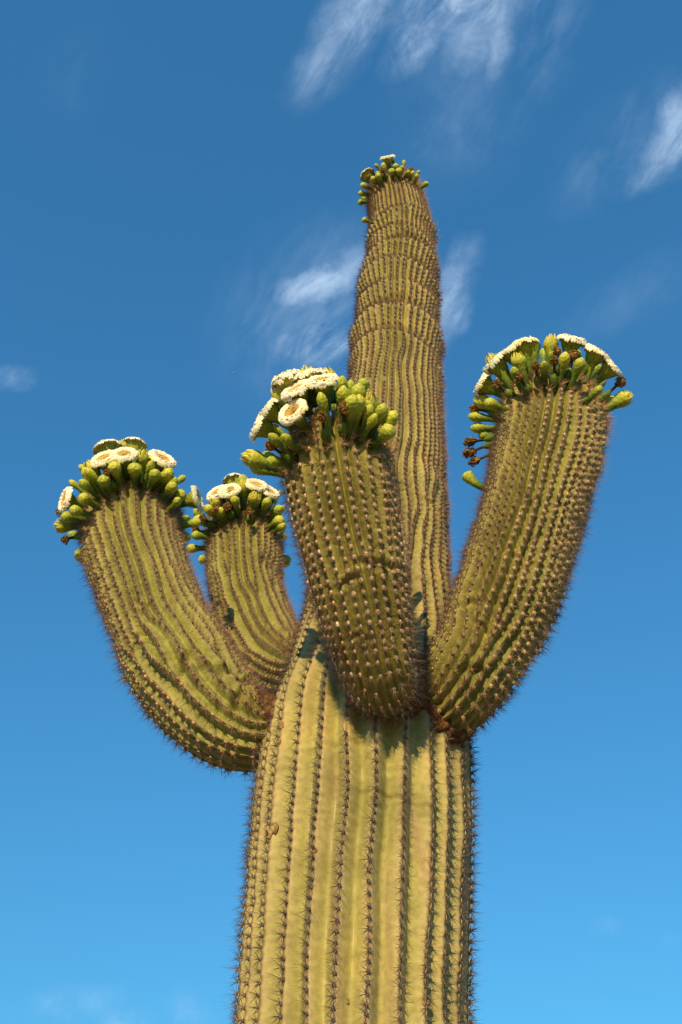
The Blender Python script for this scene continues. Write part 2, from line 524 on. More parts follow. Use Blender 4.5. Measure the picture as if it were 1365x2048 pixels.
def build_limb(name, pix, nrib, depth, mat, seed, step=.006, world_pts=(), split=None, pinch=(), creases=(), sway=(0, 1),
               gshape=None, cork_len=.0, dome=1.0, wr=1.0, spacing=.024, tex=None, lump=.012, bumpamp=.0035):
    P, rad = [], []
    for (p, r) in world_pts:
        P.append(p); rad.append(r)
    for (px, py, Y, hw) in pix:
        p, t = at(px, py, Y); P.append(p); rad.append(hw * t / FPX * .985)
    ax, ss = resample(P, rad, step)
    # dome at the tip
    T = ax[-1, :3] - ax[-6, :3]; T /= np.linalg.norm(T)
    rt_ = ax[-1, 3]; nd = int(dome * rt_ / step)
    k = (np.arange(1, nd + 1) / nd)
    k = 1 - (1 - k) ** 1.6
    dm = np.hstack([ax[-1, :3] + np.outer(k * dome * rt_, T), (rt_ * np.sqrt(np.maximum(1e-4, 1 - k ** 2.3)))[:, None]])
    nfull = len(ax)
    ax = np.vstack([ax, dm])
    s = np.r_[0, np.cumsum(np.linalg.norm(np.diff(ax[:, :3], axis=0), axis=1))]
    n = len(ax); C = ax[:, :3]; R0 = ax[:, 3]
    Tn = np.gradient(C, axis=0); Tn /= np.linalg.norm(Tn, axis=1)[:, None]
    Nn = np.zeros_like(C)
    v = np.array((0, -1.0, 0)); v -= Tn[nfull - 1] * v.dot(Tn[nfull - 1]); v /= np.linalg.norm(v)
    Nn[nfull - 1] = v
    for rng_ in (range(nfull, n), range(nfull - 2, -1, -1)):
        w = v.copy()
        for i in rng_:
            w = w - Tn[i] * w.dot(Tn[i]); w /= np.linalg.norm(w); Nn[i] = w
    Bn = np.cross(Tn, Nn)
    zz = C[:, 2]
    # rib crests
    pitch = 2 * math.pi / nrib
    jit = rng.uniform(-.12, .12, nrib) * pitch
    base = np.arange(nrib) * pitch + pitch * .5
    A, wl = sway
    swx = np.zeros((nrib, n))
    if callable(A):
        for i in range(nrib):
            a_ = base[i]
            q_ = np.stack([np.full(n, math.cos(a_) * .9), np.full(n, math.sin(a_) * .9), zz / wl], 1)
            swx[i] = A(zz) * pitch * (1.3 * vnoise(q_ * 2.0, seed + 5) + .55 * vnoise(q_ * 4.3 + 3, seed + 6))
    nz = np.stack([vnoise(np.stack([np.full(n, i * 3.7), s * 5.0, np.full(n, 9.1)], 1), seed) for i in range(nrib)], 0) * pitch * .10
    cen = base[:, None] + jit[:, None] + swx + nz
    if split is None:
        c = cen; delta = np.ones((nrib, n)); own = np.ones((nrib, n), bool); pn = pitch
    else:
        c = np.zeros((2 * nrib, n)); delta = np.zeros((2 * nrib, n)); own = np.zeros((2 * nrib, n), bool)
        dd = np.stack([.02 + .98 * sstep(*split(i), zz) for i in range(nrib)], 0)
        wgt = 1 + .85 * dd; wgt = wgt / wgt.sum(0) * 2 * math.pi
        mid = np.cumsum(wgt, 0) - wgt / 2
        mid = mid - mid[0] + base[0]
        for i in range(nrib):
            d = dd[i]; m_ = mid[i] + (cen[i] - base[i]) * (1 - .5 * d)
            c[2 * i] = m_ - d * wgt[i] / 4; c[2 * i + 1] = m_ + d * wgt[i] / 4
            delta[2 * i] = delta[2 * i + 1] = d
            own[2 * i] = True; own[2 * i + 1] = d > .42
        pn = None
    nr = len(c)
    cl = np.roll(c, 1, 0).copy(); cl[0] -= 2 * math.pi
    cr = np.roll(c, -1, 0).copy(); cr[-1] += 2 * math.pi
    gl, gr = c - cl, cr - c
    pref = pitch if split is None else pitch * (1 - .36 * delta)
    dl = np.clip(gl / pref, 0, 1.15) ** 1.2; dr = np.clip(gr / pref, 0, 1.15) ** 1.2
    # depth of furrow (metres), eased to nothing at the very tip
    D = depth(zz) if callable(depth) else np.full(n, depth)
    D = D * np.clip(R0 / R0[nfull - 1], 0, 1)
    gmix = gshape(zz) if gshape else np.full(n, .5)
    nm = nr * SUBM
    TH = np.zeros((n, nm)); DEP = np.zeros((n, nm)); U = np.zeros((n, nm))
    for i in range(nr):
        for j in range(SUBM):
            u = -1 + 2 * j / SUBM
            a = abs(u)
            g = (1 - gmix) * (.5 * (1 - math.cos(math.pi * a)) * .55 + .45 * math.sin(math.pi * a / 2)) + gmix * (a ** 2.3)
            if u < 0:
                TH[:, i * SUBM + j] = c[i] + u * gl[i] / 2; DEP[:, i * SUBM + j] = D * dl[i] * g
            else:
                TH[:, i * SUBM + j] = c[i] + u * gr[i] / 2; DEP[:, i * SUBM + j] = D * dr[i] * g
            U[:, i * SUBM + j] = a
    ph = rng.uniform(0, 1, nr)
    # areole tubercles
    phase = s[:, None] / spacing + ph[None, :]
    tub = (.5 + .5 * np.cos(2 * np.pi * phase)) ** 1.5
    TUB = np.repeat(tub, SUBM, axis=1) * np.exp(-(U / .42) ** 2)
    Z = np.repeat(zz[:, None], nm, 1)
    rad_ = np.repeat(R0[:, None], nm, 1) * 1.0
    f = np.ones_like(rad_)
    for (z0, w, d, tilt, phi) in pinch:
        x = Z - z0 - tilt * np.cos(TH - phi)
        d = d * 1.25
        f += -d * np.exp(-(x / w) ** 2) * (1 + .35 * np.sin(2 * TH + z0 * 9)) + .55 * d * np.exp(-((x + 1.7 * w) / (1.3 * w)) ** 2)
    dirv = np.cos(TH)[..., None] * Nn[:, None, :] + np.sin(TH)[..., None] * Bn[:, None, :]
    S = np.repeat(s[:, None], nm, 1)
    cyl = np.stack([np.cos(TH) * 1.6, np.sin(TH) * 1.6, S * 6], -1)
    fade = np.clip(R0 / R0[nfull - 1], 0, 1)[:, None]
    rad_ = rad_ * f - DEP + bumpamp * TUB * fade
    rad_ += lump * fade * fbm(cyl, seed, 3)
    # little cross folds on the flanks of the ribs
    cyl2 = np.stack([np.cos(TH) * 9, np.sin(TH) * 9, S * 60], -1)
    rad_ += .0022 * fade * wr * vnoise(cyl2, seed + 3)
    for (th0, s0, aw, w, d, slope) in creases:
        dth = (TH - th0 + math.pi) % (2 * math.pi) - math.pi
        x = S - s[-1] * s0 - slope * dth
        rad_ += d * np.exp(-(dth / aw) ** 2) * (-np.exp(-(x / w) ** 2) + .55 * np.exp(-((x - 1.9 * w) / (1.2 * w)) ** 2) + .35 * np.exp(-((x + 2 * w) / (1.3 * w)) ** 2))
    V = C[:, None, :] + rad_[..., None] * dirv
    cork = np.zeros((n, nm))
    if cork_len:
        cork = 1.0 * (1 - sstep(cork_len * .55, cork_len * 1.05, S + .05 * fbm(cyl * 2, seed + 8)))
    cork = np.maximum(cork, .29 * np.exp(-(U / .13) ** 2))
    wrk = (tex(zz)[:, None] if tex else np.ones((n, 1))) * np.ones((1, nm))
    idx = np.arange(n * nm).reshape(n, nm)
    a = idx[:-1]; b_ = np.roll(idx, -1, 1)[:-1]; c_ = np.roll(idx, -1, 1)[1:]; d_ = idx[1:]
    quads = np.stack([a, b_, c_, d_], -1).reshape(-1, 4)
    verts = V.reshape(-1, 3)
    tip = C[-1] + Tn[-1] * .002
    verts = np.vstack([verts, tip])
    ti = len(verts) - 1
    last = idx[-1]
    tris = np.stack([last, np.roll(last, -1), np.full(nm, ti)], 1)
    loops = np.r_[quads.ravel(), tris.ravel()]
    starts = np.r_[np.arange(len(quads)) * 4, len(quads) * 4 + np.arange(len(tris)) * 3]
    totals = np.r_[np.full(len(quads), 4), np.full(len(tris), 3)]
    me = np_mesh(name, verts, loops, starts, totals, [mat], True, attrs={
        'ribu': np.r_[U.ravel(), 0], 'len': np.r_[S.ravel(), s[-1]], 'cork': np.r_[cork.ravel(), 0], 'wrk': np.r_[wrk.ravel(), 1]})
    o = link(bpy.data.objects.new(name, me), cactus)
    lb = Limb()
    lb.o, lb.C, lb.R0, lb.T, lb.N, lb.B, lb.s, lb.nfull, lb.V, lb.zz = o, C, R0, Tn, Nn, Bn, s, nfull, V, zz
    # where the areoles sit
    ar = []
    dS = V[np.minimum(np.arange(n) + 1, n - 1)] - V[np.maximum(np.arange(n) - 1, 0)]
    for i in range(nr):
        col = i * SUBM + SUBM // 2
        k0 = math.ceil(ph[i]); k1 = math.floor(s[-1] / spacing + ph[i])
        for k in range(k0, k1 + 1):
            ring = int(np.interp((k - ph[i]) * spacing, s, np.arange(n)) + .5)
            if ring >= n - 3 or ring < 2 or not own[i, ring]:
                continue
            p = V[ring, col]
            across = V[ring, (col + 2) % nm] - V[ring, (col - 2) % nm]
            along = dS[ring, col]
            nn = np.cross(across, along)
            l = np.linalg.norm(nn)
            if l < 1e-9:
                continue
            nn = nn / l
            if nn.dot(dirv[ring, col]) < 0:
                nn = -nn
            nn = nn * .6 + dirv[ring, col] * .5 + Tn[ring] * (0.5 if ring > nfull else 0.0)
            nn /= np.linalg.norm(nn)
            tt = Tn[ring]
            ar.append((p, nn, tt, s[ring], ring))
    lb.ar = ar
    return lb


def zat(py, Y):
    return at(790, py, Y)[0][2]


# ---- trunk
TR = [(705, 2048, 2.50, 235), (714, 1860, 2.49, 229), (722, 1700, 2.48, 223), (727, 1560, 2.46, 216), (732, 1460, 2.45, 203), (741, 1370, 2.45, 172),
      (754, 1260, 2.46, 150), (764, 1150, 2.47, 134), (776, 1000, 2.48, 116), (784, 880, 2.49, 103), (790, 760, 2.5, 90), (793, 680, 2.5, 82),
      (796, 600, 2.5, 77), (803, 520, 2.5, 65), (802, 460, 2.5, 60), (793, 410, 2.5, 54), (789, 392, 2.5, 52)]
pb, tb = at(705, 2048, 2.50)
rb = 235 * tb / FPX * .985
zj = at(735, 1420, 2.45)[0][2]                     # where the arms leave
zu0, zu1 = zat(1000, 2.5), zat(720, 2.5)


def trunk_split(i):
    r = random.Random(i * 7 + 3)
    if r.random() < .48:
        return 90, 91
    z0 = zj + .12 + r.uniform(0, .75)
    return z0, z0 + .3


PIN = [(zat(421, 2.37), .024, .22, .030, .6), (zat(452, 2.37), .022, .10, -.03, 1.5), (zat(484, 2.36), .032, .20, .04, .2), (zat(524, 2.36), .032, .18, -.03, 2.2),
       (zat(556, 2.36), .026, .09, .04, 3.5), (zat(612, 2.36), .040, .19, .03, 5.2), (zat(676, 2.36), .03, .09, .06, -1.0), (zat(930, 2.33), .05, .03, .05, 1.0)]
trunk = build_limb('trunk', TR, 25, lambda z: np.interp(z, [0, 1.5, zj - .1, zj + .25, zu0, 6.2], [.030, .032, .032, .028, .023, .0145]),
                   M_trunk, 3, step=.0062, world_pts=[((.0, 2.5, -.15), .27), ((.0, 2.5, .5), .272), ((.01, 2.5, 1.2), .272), ((pb[0], 2.5, pb[2] - .35), rb)],
                   split=trunk_split, pinch=PIN, sway=(lambda z: .05 + .22 * sstep(zu0 - .7, zu0 - .2, z) * (1 - sstep(zu1 - .05, zu1 + .3, z)), .40),
                   gshape=lambda z: np.interp(z, [zj - .1, zj + .6], [.22, 1.0]), tex=lambda z: np.interp(z, [zj - .05, zj + .5], [.10, 1.0]), spacing=.0245, lump=.008,
                   creases=[(-.1, .47, .5, .008, .006, .02), (.25, .45, .35, .006, .006, -.03), (.3, .60, .25, .006, .008, .01), (.9, .62, .3, .006, .009, .02), (.6, .56, .25, .005, .008, .01), (.45, .66, .2, .005, .007, .0)],
                   dome=.75)

# ---- arms: (photo column, photo row, horizontal distance, half width)
FRONT = [(800, 1325, 2.38, 56), (790, 1352, 2.27, 62), (775, 1375, 2.17, 66), (758, 1345, 2.08, 74), (739, 1255, 1.99, 88), (718, 1150, 1.90, 98), (694, 1035, 1.82, 104),
         (678, 950, 1.76, 105), (672, 915, 1.74, 102)]
LEFT = [(620, 1452, 2.48, 56), (548, 1466, 2.47, 62), (496, 1466, 2.46, 76), (437, 1427, 2.45, 93), (375, 1350, 2.45, 103), (324, 1255, 2.46, 97), (290, 1168, 2.47, 94),
        (272, 1105, 2.48, 97), (265, 1050, 2.48, 97), (263, 1032, 2.48, 95)]
REAR = [(660, 1345, 2.58, 55), (598, 1350, 2.74, 58), (548, 1318, 2.90, 73), (514, 1255, 2.98, 75), (495, 1190, 3.0, 71), (489, 1130, 3.0, 74), (489, 1085, 3.0, 76), (489, 1072, 3.0, 75)]
RIGHT = [(780, 1385, 2.46, 60), (842, 1405, 2.36, 62), (893, 1400, 2.28, 77), (938, 1343, 2.22, 89), (977, 1275, 2.18, 95), (1012, 1190, 2.13, 101), (1045, 1090, 2.08, 101),
         (1071, 1000, 2.04, 102), (1095, 905, 2.01, 105), (1102, 850, 2.0, 102), (1104, 838, 2.0, 100)]


def creases_for(seed, n, lo=.18, hi=.8):
    r = random.Random(seed); out = []
    for _ in range(n):
        out.append((r.uniform(-1.5, 1.5), r.uniform(lo, hi), r.uniform(.12, .4), r.uniform(.004, .009), r.uniform(.003, .008), r.uniform(-.05, .05)))
    return out


def forking(seed, share, z_lo, z_hi):
    def f(i):
        r = random.Random(i * 5 + seed)
        if r.random() > share:
            return 90, 91
        z0 = r.uniform(z_lo, z_hi)
        return z0, z0 + .12
    return f


def limb_z(L, a):
    return at(*L[a][:3])[0][2]


wob = lambda a: (lambda z: np.full_like(z, a))
arm_front = build_limb('arm', FRONT, 23, .024, M_arm_dark, 21, cork_len=.06, spacing=.0235, sway=(wob(.10), .35), split=forking(1, .30, limb_z(FRONT, 3) - .1, limb_z(FRONT, 5)),
                       creases=creases_for(4, 12, .15, .6) + [(-.45, .60, .35, .007, .012, .03), (.35, .62, .5, .008, .014, -.03), (.1, .28, .3, .010, .012, .04), (-.3, .22, .35, .012, .012, -.03)],
                       gshape=lambda z: np.full_like(z, .45), tex=lambda z: np.full_like(z, .6), lump=.011, dome=.8)
arm_left = build_limb('arm', LEFT, 19, .026, M_arm, 22, cork_len=.13, spacing=.0225, sway=(wob(.17), .30), split=forking(2, .45, limb_z(LEFT, 2) + .05, limb_z(LEFT, 5)),
                      creases=creases_for(5, 34, .10, .7) + [(-.2, .30, .4, .014, .016, .08), (.5, .24, .4, .016, .018, -.06), (.9, .2, .4, .014, .018, .05), (-.7, .42, .3, .010, .014, .05), (.2, .17, .4, .012, .018, .02)],
                      gshape=lambda z: np.full_like(z, .4), tex=lambda z: np.full_like(z, .75), lump=.016, dome=.8, wr=2.0)
arm_rear = build_limb('arm', REAR, 21, .023, M_arm, 23, cork_len=.10, spacing=.0225, sway=(wob(.15), .28), split=forking(3, .45, limb_z(REAR, 2), limb_z(REAR, 4) + .05),
                      creases=creases_for(6, 28, .10, .6) + [(.3, .26, .4, .014, .018, .06), (-.3, .36, .4, .012, .014, -.05), (.9, .22, .4, .014, .018, .05)],
                      gshape=lambda z: np.full_like(z, .4), tex=lambda z: np.full_like(z, .8), lump=.014, dome=.8, wr=1.8)
arm_right = build_limb('arm', RIGHT, 23, .026, M_arm_dark, 24, cork_len=.12, spacing=.0225, sway=(wob(.13), .30), split=forking(4, .40, limb_z(RIGHT, 3), limb_z(RIGHT, 6)),
                       creases=creases_for(9, 24, .12, .65) + [(-.6, .38, .4, .009, .012, .05), (-.2, .34, .3, .009, .012, -.04), (.2, .27, .3, .010, .014, .05)],
                       gshape=lambda z: np.full_like(z, .5), tex=lambda z: np.full_like(z, .7), lump=.013, dome=.8, wr=1.6)
arm_front.o['label'] = 'dark olive arm jutting forward in front of the trunk'
arm_left.o['label'] = 'thick arm curving out to the left'
arm_rear.o['label'] = 'slimmer arm rising behind the left one'
arm_right.o['label'] = 'thick arm curving up to the right'
trunk.o['label'] = 'tapering ribbed trunk, pinched in rings near its top'
LIMBS = dict(trunk=trunk, front=arm_front, left=arm_left, rear=arm_rear, right=arm_right)


def inside(p, lb, k):
    d = np.linalg.norm(lb.C - p, axis=1)
    i = int(np.argmin(d - lb.R0))
    return d[i] < lb.R0[i] * k


# ------------------------------------------------------------------ spines
def spine_dirs(n, t, count, spread, r):
    """count directions around normal n; most lean out to the sides, a few stand proud"""
    b = np.cross(n, t); b /= np.linalg.norm(b); t2 = np.cross(b, n)
    az = r.uniform(0, 2 * np.pi) + np.arange(count) * 2.39996 + r.normal(0, .3, count)
    pol = np.where(np.arange(count) % 5 == 0, r.uniform(.05, .55, count), r.uniform(.75, 1.32, count)) * spread
    return np.cos(pol)[:, None] * n + np.sin(pol)[:, None] * (np.cos(az)[:, None] * b + np.sin(az)[:, None] * t2), pol


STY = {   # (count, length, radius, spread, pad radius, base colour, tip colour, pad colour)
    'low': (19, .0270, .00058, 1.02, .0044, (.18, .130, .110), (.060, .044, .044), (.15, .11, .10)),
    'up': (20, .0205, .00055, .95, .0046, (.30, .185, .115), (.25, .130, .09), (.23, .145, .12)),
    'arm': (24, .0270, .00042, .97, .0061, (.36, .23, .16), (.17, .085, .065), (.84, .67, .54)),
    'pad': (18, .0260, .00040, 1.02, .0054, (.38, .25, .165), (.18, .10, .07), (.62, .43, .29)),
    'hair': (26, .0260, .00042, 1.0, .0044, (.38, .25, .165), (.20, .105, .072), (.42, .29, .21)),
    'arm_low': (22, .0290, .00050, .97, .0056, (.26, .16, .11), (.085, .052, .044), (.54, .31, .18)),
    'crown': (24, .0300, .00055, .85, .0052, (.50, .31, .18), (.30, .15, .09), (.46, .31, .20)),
}


def cluster_geo(items, seed):
    """items: (p, n, t, style) -> vertices, tris, colours; pads and spines together"""
    r = np.random.default_rng(seed)
    VV, FF, CC, base = [], [], [], 0
    for (p, n, t, sty, keep) in items:
        cnt, ln, rad, spread, pr, cb, ct, cp = STY[sty]
        cnt = max(5, int(cnt * keep))
        if len(items) > 1 and r.random() < .02:
            continue
        ln = ln * (r.uniform(.72, 1.2) if len(items) > 1 else 1)
        D, pol = spine_dirs(n, t, cnt, spread, r)
        L = ln * r.uniform(.55, 1.15, cnt) * np.where(pol < .5, 1.35, 1.0)
        w = np.cross(D, np.array((.31, .52, .79))); w /= np.linalg.norm(w, axis=1)[:, None]
        w2 = np.cross(D, w)
        root = p + n * (pr * .25) + D * (pr * .55)
        tip = root + D * L[:, None]
        rr = rad * r.uniform(.8, 1.25, cnt)[:, None]
        a = root + w * rr; b = root + (-.5 * w + .866 * w2) * rr; c = root + (-.5 * w - .866 * w2) * rr
        v = np.stack([a, b, c, tip], 1).reshape(-1, 3)
        k = base + np.arange(cnt)[:, None] * 4
        f = np.concatenate([np.hstack([k, k + 1, k + 3]), np.hstack([k + 1, k + 2, k + 3]), np.hstack([k + 2, k, k + 3])], 0)
        sh = r.uniform(.7, 1.3, cnt)[:, None]
        c0 = np.array(cb) * sh; c1 = np.array(ct) * sh
        col = np.stack([c0, c0, c0, c1], 1).reshape(-1, 3)
        VV.append(v); FF.append(f); CC.append(col); base += cnt * 4
        # felt pad: a small dome of seven points, two rings
        bx = np.cross(n, t); bx /= np.linalg.norm(bx); ty = np.cross(bx, n)
        an = np.arange(7) * 2 * np.pi / 7 + r.uniform(0, 1)
        ring = lambda q, h: p + n * h + (np.cos(an)[:, None] * bx * q + np.sin(an)[:, None] * ty * q * 1.15)
        v = np.vstack([ring(pr * 1.1, -pr * .35), ring(pr * .8, pr * .42), (p + n * pr * .62)[None]])
        q = np.arange(7); q2 = (q + 1) % 7
        f = np.vstack([np.stack([q, q2, q2 + 7], 1), np.stack([q, q2 + 7, q + 7], 1), np.stack([q + 7, q2 + 7, np.full(7, 14)], 1)]) + base
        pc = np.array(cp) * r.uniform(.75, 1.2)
        col = np.vstack([np.tile(pc * .9, (7, 1)), np.tile(pc, (8, 1))])  # lower ring slightly darker: shade at the pad's foot painted into its colour
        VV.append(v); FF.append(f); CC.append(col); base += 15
    return np.vstack(VV), np.vstack(FF), np.vstack(CC)


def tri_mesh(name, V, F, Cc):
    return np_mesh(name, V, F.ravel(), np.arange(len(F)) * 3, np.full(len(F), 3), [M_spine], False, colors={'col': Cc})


ALL = []
for key, lb in LIMBS.items():
    for (p, n, t, s_, ring) in lb.ar:
        if key == 'trunk':
            if p[2] < .25 or any(inside(p, LIMBS[k], .93) for k in ('front', 'left', 'rear', 'right')):
                continue
            up = (p[2] - zj) / .6
            sty = 'low' if rng.random() > up else 'up'
            if ring > lb.nfull - 12:
                sty = 'crown'
            keep = 1.0 if p[2] > 1.9 else .4
            if up > 1.5:
                keep = .9
        else:
            if s_ < .03 or inside(p, trunk, .99):
                continue
            frac = s_ / lb.s[-1]
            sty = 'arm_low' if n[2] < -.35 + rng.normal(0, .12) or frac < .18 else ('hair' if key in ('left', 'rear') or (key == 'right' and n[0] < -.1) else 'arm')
            if (key == 'front' and frac > .20 and n[1] < -.2) or (key == 'right' and frac > .25 and n[1] < -.3 and n[0] > -.25):
                sty = 'pad'
            if ring > lb.nfull - 8:
                sty = 'crown'
            keep = 1.0
        if n[1] > .55:
            keep *= .6
        ALL.append((key, p, n, t, sty, keep))

# the clusters that show largest are parts of their own; the rest is one mass per limb
def show_size(a):
    key, p, n, t, sty, keep = a
    v = p - CAM; d = np.linalg.norm(v); face = -n.dot(v / d)
    px = v.dot(rt) / v.dot(fw) * FPX + 682; py = 1024 - v.dot(upv) / v.dot(fw) * FPX
    if face < .18 or not (0 < px < 1365 and 0 < py < 2040) or key not in ('trunk', 'front', 'right'):
        return 0
    if key == 'trunk' and any(np.min(np.linalg.norm(np.cross(LIMBS[k].C - CAM, v / d), axis=1) - LIMBS[k].R0 * .9) < 0 for k in ('front',)) and py < 1440:
        return 0
    return 1.0 / d


ordr = sorted(range(len(ALL)), key=lambda i: -show_size(ALL[i]))
chosen = set(i for i in ordr[:300] if show_size(ALL[i]) > 0)
VAR = {}
ez, ex = np.array((0, 0, 1.0)), np.array((0, 1.0, 0))
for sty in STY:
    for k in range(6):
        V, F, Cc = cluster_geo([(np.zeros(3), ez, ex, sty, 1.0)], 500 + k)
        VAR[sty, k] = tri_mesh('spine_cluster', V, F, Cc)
rest = {k: [] for k in LIMBS}
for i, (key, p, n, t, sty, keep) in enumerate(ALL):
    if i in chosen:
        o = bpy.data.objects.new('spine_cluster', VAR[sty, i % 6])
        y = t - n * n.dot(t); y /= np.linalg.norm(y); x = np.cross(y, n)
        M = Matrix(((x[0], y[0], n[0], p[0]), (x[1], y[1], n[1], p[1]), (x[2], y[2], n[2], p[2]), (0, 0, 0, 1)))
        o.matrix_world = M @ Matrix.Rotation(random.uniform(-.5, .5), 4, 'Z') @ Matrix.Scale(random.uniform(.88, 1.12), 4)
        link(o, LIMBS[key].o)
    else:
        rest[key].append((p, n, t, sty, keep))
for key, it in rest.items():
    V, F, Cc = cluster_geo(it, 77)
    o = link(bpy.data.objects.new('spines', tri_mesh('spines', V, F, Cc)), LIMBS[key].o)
    o['kind'] = 'stuff'

# ------------------------------------------------------------------ flowers, buds and withered flowers (all built along +Z, base at the origin)
SC = []


def lathe(prof, n, rnd, scales=0, amp=.0, bend=0.0, rows=26, ribs=0):
    """a scaly club: profile (z, r) swept round, with staggered scale tips raised on it; fills SC with the scale pattern"""
    zs = np.array([p[0] for p in prof]); rs = np.array([p[1] for p in prof])
    out = []; SC.clear()
    rowh = rnd.uniform(.0125, .015)
    for i in range(rows):
        q = i / (rows - 1)
        z = zs[0] + (zs[-1] - zs[0]) * (1 - (1 - q) ** 1.25)
        r = float(np.interp(z, zs, rs))
        row = []
        for j in range(n):
            th = 2 * math.pi * j / n
            k = 1.0; sv = .5
            if scales:
                best = 0                            # two staggered families of pointed scales, the upper one lies over the lower
                for par in (0, 1):
                    ph = z / rowh + par * .5
                    fr = ph - math.floor(ph)
                    lat = abs(((scales * th / (2 * math.pi) + par * .5 + .13 * math.floor(ph)) % 1) - .5) * 2
                    inside_ = 1 - lat / max(.05, 1 - fr ** 2.2)
                    if inside_ > 0:
                        best = max(best, (.35 + .65 * fr) * min(1, inside_ * 2.5))
                k += amp * best; sv = best
            if ribs:
                k += ribs * math.cos(9 * th)
            row.append((r * k * math.cos(th), r * k * math.sin(th), z)); SC.append(sv)
        out.append(row)
    return out


def bent(pts, amt, L=.1):
    """bend a piece sideways about its base, angle growing with height"""
    o = []
    for row in pts:
        rr = []
        for (x, y, z) in row:
            a = amt * z / L
            if abs(a) < 1e-5:
                rr.append((x, y, z)); continue
            Rr = L / amt
            rr.append((Rr - (Rr - x) * math.cos(a), y, (Rr - x) * math.sin(a)))
        o.append(rr)
    return o


def bud_mesh(k, fat=1.0, bend=0.0):
    r = random.Random(k)
    h = r.uniform(.92, 1.08); f = fat * r.uniform(.90, 1.12)
    prof = [(0, .0078), (.012, .0090), (.035, .0086), (.052, .0102 * f), (.063, .0132 * f), (.074, .0150 * f), (.083, .0142 * f), (.090, .0100 * f), (.0955, .0045), (.097, .001)]
    prof = [(z * h, q) for z, q in prof]
    mb = MB()
    g = lathe(prof, 24, r, 5, .20, rows=44); mb.sc = list(SC)
    mb.grid(bent(g, bend) if bend else g, 0, cap1=True)
    return mb.mesh('bud', [M_green])


def opening_meshes(k):
    """a bud about to open: flared scaly tube and a crest of yellow sepals"""
    r = random.Random(k + 40)
    prof = [(0, .010), (.02, .0115), (.045, .0125), (.062, .0165), (.076, .0215), (.086, .0225), (.093, .019)]
    mb = MB(); mb.grid(lathe(prof, 24, r, 6, .17, rows=36), 0, cap1=True); mb.sc = list(SC)
    tube = mb.mesh('opening_bud', [M_green])
    mb = MB()
    for lay, (n, r0, r1, z0, z1) in enumerate([(9, .0225, .0205, .072, .101), (8, .019, .013, .082, .109), (6, .013, .006, .088, .112)]):
        for i in range(n):
            a = 2 * math.pi * (i + lay * .5) / n + r.uniform(-.15, .15)
            w = .0085 - lay * .001; dz = r.uniform(-.005, .006); dr = r.uniform(-.002, .003)
            rows = []
            for q in (0, .3, .6, .85, 1):
                rr = r0 + (r1 - r0 + dr) * q * q + .003 * math.sin(q * 3.1)
                z = z0 + (z1 + dz - z0) * q
                ww = w * (1 - q ** 2.2) + .0008
                rows.append([((rr - abs(e) * .0025) * math.cos(a) - e * ww * math.sin(a), (rr - abs(e) * .0025) * math.sin(a) + e * ww * math.cos(a), z) for e in (-1, -.5, 0, .5, 1)])
            mb.grid(rows, 0, wrap=False)
    return tube, mb.mesh('sepals', [M_sepal])


